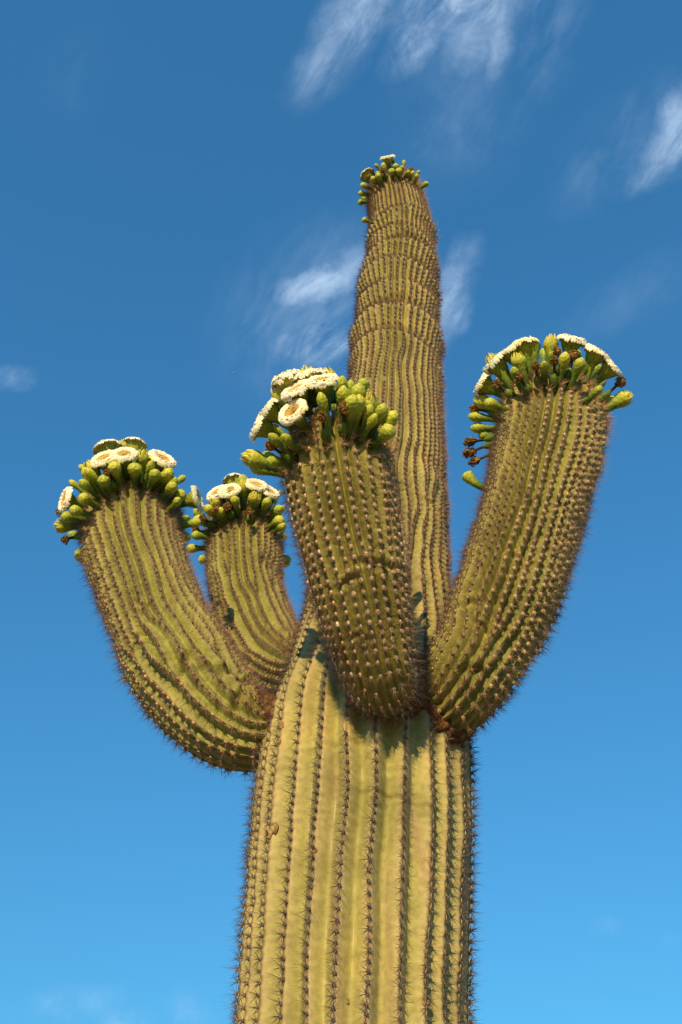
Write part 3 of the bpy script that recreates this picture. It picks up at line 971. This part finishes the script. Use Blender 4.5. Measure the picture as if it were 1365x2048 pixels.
def flower_meshes(k):
    r = random.Random(k + 80)
    prof = [(0, .0105), (.02, .012), (.045, .0135), (.062, .0180), (.076, .0245), (.088, .0305), (.093, .0320)]
    mb = MB(); mb.grid(lathe(prof, 28, r, 7, .14, rows=36, ribs=.03), 0); mb.sc = list(SC)
    # green outer sepals hugging the flare
    for i in range(12):
        a = 2 * math.pi * i / 12 + r.uniform(-.15, .15); rows = []
        z1 = r.uniform(.088, .096); w = .0075
        for q in (0, .35, .7, 1):
            z = .058 + (z1 - .058) * q; rr = float(np.interp(z, [p[0] for p in prof], [p[1] for p in prof])) + .0012 + .002 * q
            ww = w * (1 - q ** 2.5) + .0006
            rows.append([(rr * math.cos(a) - e * ww * math.sin(a), rr * math.sin(a) + e * ww * math.cos(a), z - abs(e) * .0005) for e in (-1, 0, 1)])
        mb.grid(rows, 0, wrap=False)
    tube = mb.mesh('flower', [M_green])
    # white petals: three overlapping rings, rolled outward and ruffled
    mb = MB()
    for lay, (n, rr0, out, zt, drop) in enumerate([(17, .029, .0190, .0985, .012), (16, .0270, .0185, .1010, .009), (15, .0245, .0180, .1030, .005), (13, .0225, .0150, .1045, .001)]):
        for i in range(n):
            a = 2 * math.pi * (i + .37 * lay) / n + r.uniform(-.08, .08)
            L = out * r.uniform(.90, 1.08); dp = drop * r.uniform(.5, 1.5); w = r.uniform(.0088, .0108); lift = r.uniform(-.001, .0016)
            tw = r.uniform(-.18, .18); rows = []
            for q in (0, .25, .5, .72, .88, .97, 1.0):
                rad = rr0 + L * math.sin(q * 1.45) / .99
                z = zt - .006 + lift + .0095 * math.sin(min(1, q * 1.25) * 1.9) - dp * q ** 3
                ww = w * (.72 + .42 * q) * math.sqrt(max(0.10, 1 - (max(0, q - .62) / .40) ** 2))
                row = []
                for e in (-1, -.5, 0, .5, 1):
                    ruf = .0012 * math.sin(e * 4 + i * 1.7) * q + tw * e * ww * .5
                    row.append((rad * math.cos(a) - e * ww * math.sin(a), rad * math.sin(a) + e * ww * math.cos(a), z + ruf - .0026 * e * e * q + .0012 * (1 - e * e)))
                rows.append(row)
            mb.grid(rows, 1 if (lay == 0 and r.random() < .2) else 0, wrap=False)
    petals = mb.mesh('petals', [M_petal, M_tip])
    # stamens: a dense bowl of filaments with pollen-laden anthers, over the throat
    mb = MB()
    rows = []
    for (q, z) in [(.0285, .0975), (.022, .0970), (.014, .0905), (.007, .082), (.001, .076)]:
        rows.append([(q * math.cos(t * math.pi / 8), q * math.sin(t * math.pi / 8), z) for t in range(16)])
    mb.grid(rows, 1)
    NS = 210
    for i in range(NS):
        q = math.sqrt((i + .5) / NS); a = i * 2.39996
        rad = .0045 + .0200 * q + r.uniform(-.0008, .0008)
        z = .0860 + .0185 * (q ** 1.2) * (1 - .12 * q) + r.uniform(-.0015, .0018)
        x, y = rad * math.cos(a), rad * math.sin(a)
        s = r.uniform(.0010, .0016)
        p = [(x + s, y, z), (x, y + s, z), (x - s, y, z), (x, y - s, z)]
        top, bot = (x * 1.03, y * 1.03, z + s * 1.2), (x * .86, y * .86, z - .010)
        b0 = len(mb.v); mb.v.extend(p + [top, bot])
        for j in range(4):
            mb.f.append((b0 + j, b0 + (j + 1) % 4, b0 + 4)); mb.m.append(0)
            mb.f.append((b0 + (j + 1) % 4, b0 + j, b0 + 5)); mb.m.append(1)
    for i in range(9):                             # lobes of the stigma
        a = i * .698; b0 = (.001 * math.cos(a), .001 * math.sin(a), .092)
        e = (.0048 * math.cos(a), .0048 * math.sin(a), .1015); w = .0009
        mb.poly([(b0[0] - w * math.sin(a), b0[1] + w * math.cos(a), b0[2]), (b0[0] + w * math.sin(a), b0[1] - w * math.cos(a), b0[2]),
                 (e[0] + w * math.sin(a), e[1] - w * math.cos(a), e[2]), (e[0] - w * math.sin(a), e[1] + w * math.cos(a), e[2])], 2)
    stam = mb.mesh('stamens', [M_stamen, M_throat, M_sepal])
    return tube, petals, stam


def withered_meshes(k):
    r = random.Random(k + 120)
    prof = [(0, .0075), (.010, .0115), (.024, .0135), (.036, .0115), (.044, .0068), (.047, .005)]
    mb = MB(); mb.grid(lathe(prof, 18, r, 5, .20, rows=24), 0, cap1=True); mb.sc = list(SC)
    fruit = mb.mesh('withered_flower', [M_green])
    mb = MB(); g = []
    kink = r.uniform(-.5, .5)
    for i in range(7):                             # dry neck
        q = i / 6; z = .044 + .026 * q
        g.append([((.0048 - .0006 * q) * (1 + .2 * math.sin(5 * t)) * math.cos(t) + kink * .012 * q * q, (.0048 - .0006 * q) * math.sin(t), z) for t in [j * math.pi / 4 for j in range(8)]])
    mb.grid(g, 1)
    cx, cz = kink * .016, .080
    rows = []                                      # crumpled core
    for i in range(11):
        la = math.pi * i / 10; row = []
        for j in range(16):
            lo = 2 * math.pi * j / 16
            d = np.array((math.sin(la) * math.cos(lo), math.sin(la) * math.sin(lo), -math.cos(la)))
            q = .0125 * (1 + .42 * float(fbm(d * 2.6, k, 3)) + .12 * math.cos(7 * lo))
            row.append((cx + d[0] * q, d[1] * q, cz + d[2] * q * 1.05))
        rows.append(row)
    mb.grid(rows, 0)
    for i in range(34):                            # shrivelled petals and stamens curling round it
        a = r.uniform(0, 6.28); la = r.uniform(-.6, 1.5); w = r.uniform(.0015, .0042); rows = []
        b = r.uniform(-1, 1)
        for q in (0, .33, .66, 1):
            l2 = la + q * r.uniform(.3, .7); rad = .0115 + .0055 * math.sin(q * 3) + r.uniform(0, .002)
            aa = a + b * q * .8
            c = np.array((math.cos(l2) * math.cos(aa), math.cos(l2) * math.sin(aa), math.sin(l2))) * rad
            t = np.array((-math.sin(aa), math.cos(aa), r.uniform(-.5, .5))) * w * (1 - .7 * q)
            rows.append([(cx + (c - t)[0], (c - t)[1], cz + (c - t)[2]), (cx + c[0] * 1.12, c[1] * 1.12, cz + c[2] * 1.12), (cx + (c + t)[0], (c + t)[1], cz + (c + t)[2])])
        mb.grid(rows, 0, wrap=False)
    husk = mb.mesh('withered_petals', [M_dead, M_neck], smooth=False)
    return fruit, husk


BUDS = [bud_mesh(k) for k in range(6)] + [bud_mesh(10 + k, .82, .45) for k in range(4)] + [bud_mesh(20 + k, 1.2, .15) for k in range(3)]
OPEN = [opening_meshes(k) for k in range(4)]
FLOW = [flower_meshes(k) for k in range(5)]
WITH = [withered_meshes(k) for k in range(4)]
HEAD = {'F': .096, 'O': .094, 'B': .076, 'W': .080}
NAMES = {'F': 'flower', 'O': 'opening_bud', 'B': 'bud', 'W': 'withered_flower'}


def place(kind, base, direction, size, k, stretch=1.0, twist=None):
    d = Vector(direction).normalized()
    q = d.to_track_quat('Z', 'Y')
    M = Matrix.Translation(Vector(base)) @ q.to_matrix().to_4x4() @ Matrix.Rotation(random.uniform(0, 6.28) if twist is None else twist, 4, 'Z') @ Matrix.Diagonal((size, size, size * stretch, 1))
    if kind == 'B':
        ms = [BUDS[k % len(BUDS)]]
    elif kind == 'O':
        ms = OPEN[k % len(OPEN)]
    elif kind == 'F':
        ms = FLOW[k % len(FLOW)]
    else:
        ms = WITH[k % len(WITH)]
    o = bpy.data.objects.new(NAMES[kind], ms[0]); o.matrix_world = M; link(o, cactus)
    for nm, me in zip({'F': ('petals', 'stamens'), 'O': ('sepals',), 'W': ('withered_petals',), 'B': ()}[kind], ms[1:]):
        link(bpy.data.objects.new(nm, me), o)
    return o


def surface_hit(lb, cpt, d):
    """walk from inside the limb outward along d until leaving its rounded tip"""
    for q in np.linspace(.02, .4, 77):
        p = cpt + d * q
        if not inside(p, lb, .97):
            return p
    return cpt + d * .15


def crown(key, items, fill, up=.30, scale=1.0, extra=6):
    """items: (kind, px, py, front) – the head seen at that spot of the crown's rounded outline"""
    lb = LIMBS[key]
    i0 = lb.nfull - 1
    ctr = lb.C[i0]; r0 = lb.R0[i0]; ax = lb.T[i0]
    Rh = r0 + .068 * scale
    k = 0
    for (kind, px, py, side) in items:
        k += 1
        d = ray(px, py); d = d / np.linalg.norm(d)
        oc = ctr + ax * .015 - CAM
        tca = oc.dot(d); dist2 = oc.dot(oc) - tca * tca
        if dist2 < Rh * Rh:
            th = math.sqrt(Rh * Rh - dist2)
            head = CAM + d * (tca - side * th * (1 if abs(side) == 1 else 1))
        else:
            head = CAM + d * tca
        rel = head - ctr
        # the stalk leaves the rounded tip somewhat along its normal
        foot_dir = rel / np.linalg.norm(rel) + ax * (.03 if kind == 'F' and side > 0 else -.22 if rel.dot(ax) > 0 else -.05)
        foot_dir /= np.linalg.norm(foot_dir)
        foot = surface_hit(lb, ctr - ax * .01, foot_dir) - foot_dir * .008
        v = head - foot; L = np.linalg.norm(v)
        st = L / (HEAD[kind] * scale)
        sz = scale * (.92 if kind == 'F' else .92)
        if st > 1.35:
            foot = head - v / L * HEAD[kind] * scale * 1.35; st = 1.35
        st = max(st, .85)
        place(kind, foot, v, sz * random.uniform(.94, 1.06), k + random.randrange(7), st)
    r = random.Random(len(key) * 13)
    b1 = lb.N[i0]; b2 = lb.B[i0]
    for n in range(extra):                         # shorter buds low in the ring on the near side
        a = (n + r.uniform(.1, .9)) / extra * 2.9 - 1.45
        el = r.uniform(.28, .62)
        dd = (b1 * math.cos(a) + b2 * math.sin(a)) * math.cos(el) + ax * math.sin(el)
        foot = surface_hit(lb, ctr - ax * .01, dd) - dd * .008
        place('B', foot, dd + ax * r.uniform(.5, 1.0), scale * r.uniform(.66, .80), 6 + n % 4, r.uniform(.9, 1.2))
    for n in range(fill):                          # the far side of the ring and the tip, seen only through gaps
        a = r.uniform(.75, 1.25) * math.pi if n % 3 else r.uniform(0, 2 * math.pi)
        el = r.uniform(.35, 1.1) if n % 3 else r.uniform(.9, 1.4)
        dd = (b1 * math.cos(a) + b2 * math.sin(a)) * math.cos(el) + ax * math.sin(el)
        foot = surface_hit(lb, ctr - ax * .01, dd) - dd * .008
        dv = dd + ax * up
        kind = r.choice('BBBBBOOW')
        place(kind, foot, dv, scale * r.uniform(.8, 1.0), n + 3, r.uniform(.8, .95))


crown('front', [
    ('F', 582, 819, 1), ('F', 594, 782, 1), ('F', 645, 763, 1), ('F', 604, 757, .1), ('F', 573, 757, -1), ('F', 626, 744, -1), ('F', 528, 814, 1), ('F', 513, 849, 1),
    ('O', 557, 780, 1), ('O', 614, 741, -1), ('O', 654, 741, -1), ('O', 739, 794, 1), ('O', 497, 914, 1),
    ('B', 684, 763, 1), ('B', 703, 769, 1), ('B', 687, 789, 1), ('B', 648, 801, 1), ('B', 715, 784, 1), ('B', 751, 801, -1), ('B', 743, 830, 1), ('B', 768, 820, 1), ('B', 784, 841, 1),
    ('B', 777, 866, 1), ('B', 772, 882, -1), ('B', 741, 815, 1), ('B', 538, 921, 1), ('B', 510, 936, 1), ('B', 527, 903, -1), ('B', 541, 877, 1), ('B', 564, 804, -1), ('B', 668, 748, -1),
    ('B', 705, 812, 1), ('B', 560, 880, 1), ('B', 720, 810, 1),
    ('W', 640, 827, 1), ('W', 689, 811, 1), ('W', 538, 890, 1)], 20)
crown('right', [
    ('F', 960, 765, 1), ('F', 989, 725, 1), ('F', 1018, 697, 1), ('F', 1145, 677, 1), ('F', 1196, 704, 1), ('F', 1231, 729, 1), ('F', 1049, 690, -1),
    ('O', 1063, 682, 1), ('O', 1103, 674, 1), ('O', 1034, 711, 1), ('O', 954, 797, 1), ('O', 981, 716, -1), ('O', 1254, 794, 1),
    ('B', 946, 833, 1), ('B', 950, 856, -1), ('B', 964, 871, -1), ('B', 1089, 704, -1), ('B', 1163, 701, -1), ('B', 997, 733, -1), ('B', 1212, 816, -1), ('B', 1185, 749, -1),
    ('B', 1203, 761, -1), ('B', 985, 809, 1), ('B', 1163, 721, 1), ('B', 1000, 757, -1), ('B', 1200, 783, 1), ('B', 1130, 715, 1), ('B', 1085, 725, 1), ('B', 1020, 745, 1),
    ('W', 994, 766, 1), ('W', 1040, 755, 1), ('W', 1069, 730, 1), ('W', 1114, 697, 1), ('W', 1112, 717, 1), ('W', 1151, 706, 1), ('W', 1246, 762, -1), ('W', 937, 885, 1), ('W', 937, 903, 1),
    ('W', 943, 926, 1), ('W', 948, 816, -1)], 26, scale=1.06)
crown('left', [
    ('F', 207, 914, 1), ('F', 248, 906, 1), ('F', 216, 898, -1), ('F', 266, 900, -1), ('F', 325, 918, 1), ('F', 394, 998, 1), ('F', 129, 1000, 1),
    ('O', 288, 906, 1), ('O', 179, 926, 1), ('O', 114, 1052, 1),
    ('B', 173, 945, 1), ('B', 165, 965, 1), ('B', 168, 979, -1), ('B', 163, 994, 1), ('B', 153, 1022, 1), ('B', 135, 1034, 1), ('B', 159, 1008, -1), ('B', 300, 924, 1), ('B', 325, 942, 1),
    ('B', 339, 950, 1), ('B', 349, 960, 1), ('B', 345, 974, 1), ('B', 367, 989, 1), ('B', 357, 988, -1), ('B', 377, 1038, -1), ('B', 373, 1050, 1), ('B', 375, 1074, -1), ('B', 357, 1026, -1),
    ('O', 161, 1113, -1), ('B', 152, 1075, -1), ('B', 187, 940, 1), ('B', 203, 955, 1), ('B', 357, 1010, 1), ('B', 230, 935, 1), ('B', 270, 935, 1), ('B', 310, 950, 1),
    ('W', 213, 943, 1), ('W', 120, 1022, 1), ('W', 131, 1077, 1)], 28, scale=1.16)
crown('rear', [
    ('F', 458, 981, 1), ('F', 470, 969, -1), ('F', 434, 984, 1), ('F', 513, 971, 1), ('F', 541, 981, 1),
    ('O', 487, 968, 1), ('O', 511, 989, 1), ('O', 428, 996, 1),
    ('B', 416, 1018, 1), ('B', 396, 1040, 1), ('B', 392, 1022, 1), ('B', 394, 1071, 1), ('B', 390, 1097, 1), ('B', 408, 1119, -1), ('B', 535, 1004, 1), ('B', 551, 994, -1), ('B', 559, 1018, 1),
    ('B', 555, 1042, 1), ('B', 561, 1056, 1), ('B', 574, 1077, -1), ('O', 574, 1123, -1), ('B', 560, 1149, -1), ('B', 438, 1018, 1), ('B', 470, 1000, 1), ('B', 525, 1010, -1),
    ('W', 454, 1010, 1), ('W', 404, 1034, 1), ('W', 388, 1058, 1), ('W', 432, 1018, 1), ('W', 503, 1022, 1)], 24, scale=1.14)
crown('trunk', [
    ('F', 777, 323, .35), ('F', 734, 349, -.2),
    ('B', 792, 332, 1), ('B', 805, 334, 1), ('B', 813, 345, 1), ('B', 824, 353, 1), ('B', 830, 366, 1), ('B', 841, 377, 1), ('B', 759, 343, 1), ('B', 752, 362, 1), ('B', 762, 360, 1),
    ('B', 727, 371, 1), ('B', 723, 387, 1), ('B', 719, 405, 1), ('B', 740, 371, -1), ('B', 729, 401, -1), ('B', 785, 345, 1), ('B', 799, 348, 1),
    ('W', 825, 338, 1), ('W', 766, 341, 1), ('W', 743, 342, 1), ('W', 737, 352, 1)], 12, scale=.92, extra=5)
# stragglers lower on the flanks
b0, _ = at(985, 980, 2.06); mb = MB()
mb.grid(bent(lathe([(0, .008), (.02, .0095), (.045, .010), (.065, .0125), (.085, .017), (.094, .0165), (.097, .004)], 16, random.Random(1), 5, .18, rows=34), 1.25), 0, cap1=True); mb.sc = list(SC)
o = bpy.data.objects.new('bud', mb.mesh('bud', [M_green]))
hd, _ = at(944, 962, 2.02)
dv = Vector(hd - b0).normalized()
zax = Vector((-.93, -.2, -.05)).normalized(); xax = Vector((0, -.1, 1)); xax = (xax - zax * xax.dot(zax)).normalized(); yax = zax.cross(xax)
o.matrix_world = Matrix(((xax.x, yax.x, zax.x, b0[0]), (xax.y, yax.y, zax.y, b0[1]), (xax.z, yax.z, zax.z, b0[2]), (0, 0, 0, 1)))
link(o, cactus); o['label'] = 'lone bud bent upward low on the right arm'
b1, _ = at(746, 447, 2.45)
place('B', b1, (-1, -.4, .1), .8, 2, .7)


# ------------------------------------------------------------------ corky scars where the arms leave the trunk
def cork_material():
    m, b, N, L = new_mat('cork')
    tc = N('ShaderNodeTexCoord'); nz = N('ShaderNodeTexNoise'); nz.inputs['Scale'].default_value = 42; nz.inputs['Detail'].default_value = 9; nz.inputs['Roughness'].default_value = .72
    L(tc.outputs['Object'], nz.inputs['Vector'])
    rp = ramp(N, [(.28, (.03, .015, .008)), (.46, (.14, .066, .03)), (.60, (.30, .145, .06)), (.76, (.50, .29, .13))])
    L(nz.outputs['Fac'], rp.inputs['Fac']); L(rp.outputs[0], b.inputs['Base Color'])
    b.inputs['Roughness'].default_value = .9; b.inputs['Specular IOR Level'].default_value = .08
    bp = N('ShaderNodeBump'); bp.inputs['Distance'].default_value = .012; bp.inputs['Strength'].default_value = .9
    L(nz.outputs['Fac'], bp.inputs['Height']); L(bp.outputs[0], b.inputs['Normal'])
    return m


M_cork = cork_material()


def scar(key, swell, seed):
    lb = LIMBS[key]
    d = np.array([np.min(np.linalg.norm(trunk.C - p, axis=1) - trunk.R0) for p in lb.C])
    i = int(np.argmax(d > -.012))
    c, t, n, b = lb.C[i], lb.T[i], lb.N[i], lb.B[i]
    r0 = lb.R0[i]
    rows = []
    for j in range(96):
        a = 2 * math.pi * j / 96; row = []
        dr = n * math.cos(a) + b * math.sin(a)
        for k in range(14):
            q = 2 * math.pi * k / 14
            nz = float(fbm(np.array((math.cos(a) * 5, math.sin(a) * 5, q * 1.4)), seed, 3))
            w = swell * (1 + .55 * nz)
            p = c + dr * (r0 * .90 + w * math.cos(q)) + t * (w * 1.25 * math.sin(q) - .012)
            row.append(p)
        rows.append(row)
    rows.append(rows[0])
    mb = MB(); mb.grid(rows, 0)
    link(bpy.data.objects.new('branch_scar', mb.mesh('branch_scar', [M_cork])), lb.o)


scar('left', .026, 1)
scar('right', .027, 2)
scar('front', .024, 3)
scar('rear', .022, 4)

M_wound = simple_mat('healed_cork', (.30, .19, .095), .85, 120, .6)


# small healed wounds on the trunk: rings of cork round a dark hollow
def wound(px, py, Y, size, k):
    d = ray(px, py); d /= np.linalg.norm(d)
    t = Y
    V = trunk.V.reshape(-1, 3)
    rel = V - CAM; along = rel @ d; off = np.linalg.norm(rel - along[:, None] * d, axis=1)
    cand = np.where((off < .012) & (along > 0))[0]
    if not len(cand):
        return
    i = cand[np.argmin(along[cand])]
    p = V[i]; nrm = p - trunk.C[i // trunk.V.shape[1]]; nrm[2] = 0; nrm /= np.linalg.norm(nrm)
    tz = np.array((0, 0, 1.0)); bx = np.cross(tz, nrm); r = random.Random(k); rows = []
    for (q, h) in [(1.25, -.3), (1.05, .25), (.75, .42), (.45, .05), (.1, -.05)]:
        rows.append([p + (bx * math.cos(a) * .72 + tz * math.sin(a)) * q * size * r.uniform(.85, 1.15) + nrm * h * size * r.uniform(.7, 1.3) for a in [j * 2 * math.pi / 14 for j in range(14)]])
    mb = MB(); mb.grid(rows, 0, cap1=True)
    link(bpy.data.objects.new('healed_wound', mb.mesh('healed_wound', [M_wound])), trunk.o)


for k, (px, py, sz) in enumerate([(621, 1691, .009), (545, 1648, .014), (536, 1663, .010), (853, 1990, .010), (697, 1996, .006), (554, 1475, .008), (744, 605, .016), (560, 1442, .012)]):
    wound(px, py, 2.2, sz, k)

# ------------------------------------------------------------------ bees
M_bee = simple_mat('bee_body', (.16, .075, .025), .6, 400, .6)
M_wing, bw, Nw, Lw = new_mat('bee_wing')
bw.inputs['Base Color'].default_value = (.75, .70, .62, 1); bw.inputs['Alpha'].default_value = .35; bw.inputs['Roughness'].default_value = .3


def bee(loc, direction, label, size=1.0):
    e = bpy.data.objects.new('bee', None); e.empty_display_size = .01
    e.matrix_world = Matrix.Translation(Vector(loc)) @ Vector(direction).to_track_quat('X', 'Z').to_matrix().to_4x4() @ Matrix.Scale(size, 4)
    link(e); e['label'] = label; e['category'] = 'bee'; e['group'] = 'bees round the flowers'

    def blob(nm, c, rx, ry):
        mb = MB(); rows = []
        for i in range(9):
            la = math.pi * i / 8
            rows.append([(c[0] - math.cos(la) * rx, c[1] + math.sin(la) * math.cos(lo) * ry, c[2] + math.sin(la) * math.sin(lo) * ry) for lo in [j * math.pi / 5 for j in range(10)]])
        mb.grid(rows); link(bpy.data.objects.new(nm, mb.mesh(nm, [M_bee])), e)
    blob('abdomen', (-.0062, 0, -.0006), .0050, .0026); blob('thorax', (0, 0, 0), .0027, .0026); blob('head', (.0037, 0, -.0004), .0014, .0018)
    for s in (-1, 1):
        mb = MB(); rows = []
        for q in (0, .3, .6, .85, 1):
            w = .0002 + .0017 * math.sin(math.pi * min(.97, q * .85 + .08))
            rows.append([(-.004 * q + w, s * (.0012 + .0085 * q), .0022 + .003 * q), (-.004 * q - w, s * (.0012 + .0085 * q), .0022 + .003 * q)])
        mb.grid(rows, 0, wrap=False)
        link(bpy.data.objects.new('wing', mb.mesh('wing', [M_wing])), e)
        mb = MB()
        for k, x in enumerate((-.0015, 0, .0015)):
            y = s * .0018
            mb.grid([[(x + .0002 * math.cos(t), y + .0002 * math.sin(t), -.0016) for t in (0, 2.1, 4.2)], [(x + .0001 + (k - 1) * .001, y + s * .0014, -.0035), (x - .0001 + (k - 1) * .001, y + s * .0014, -.0035), (x + (k - 1) * .001, y + s * .0016, -.0035)]])
        link(bpy.data.objects.new('legs', mb.mesh('legs', [M_bee])), e)


bee(at(614, 1221, 2.30)[0], (1, .3, -.35), 'small brown bee hovering beside the left edge of the trunk', 1.15)
bee(at(470, 746, 2.60)[0], (.1, .4, 1), 'tiny reddish bee flying in open sky left of the trunk', 1.0)
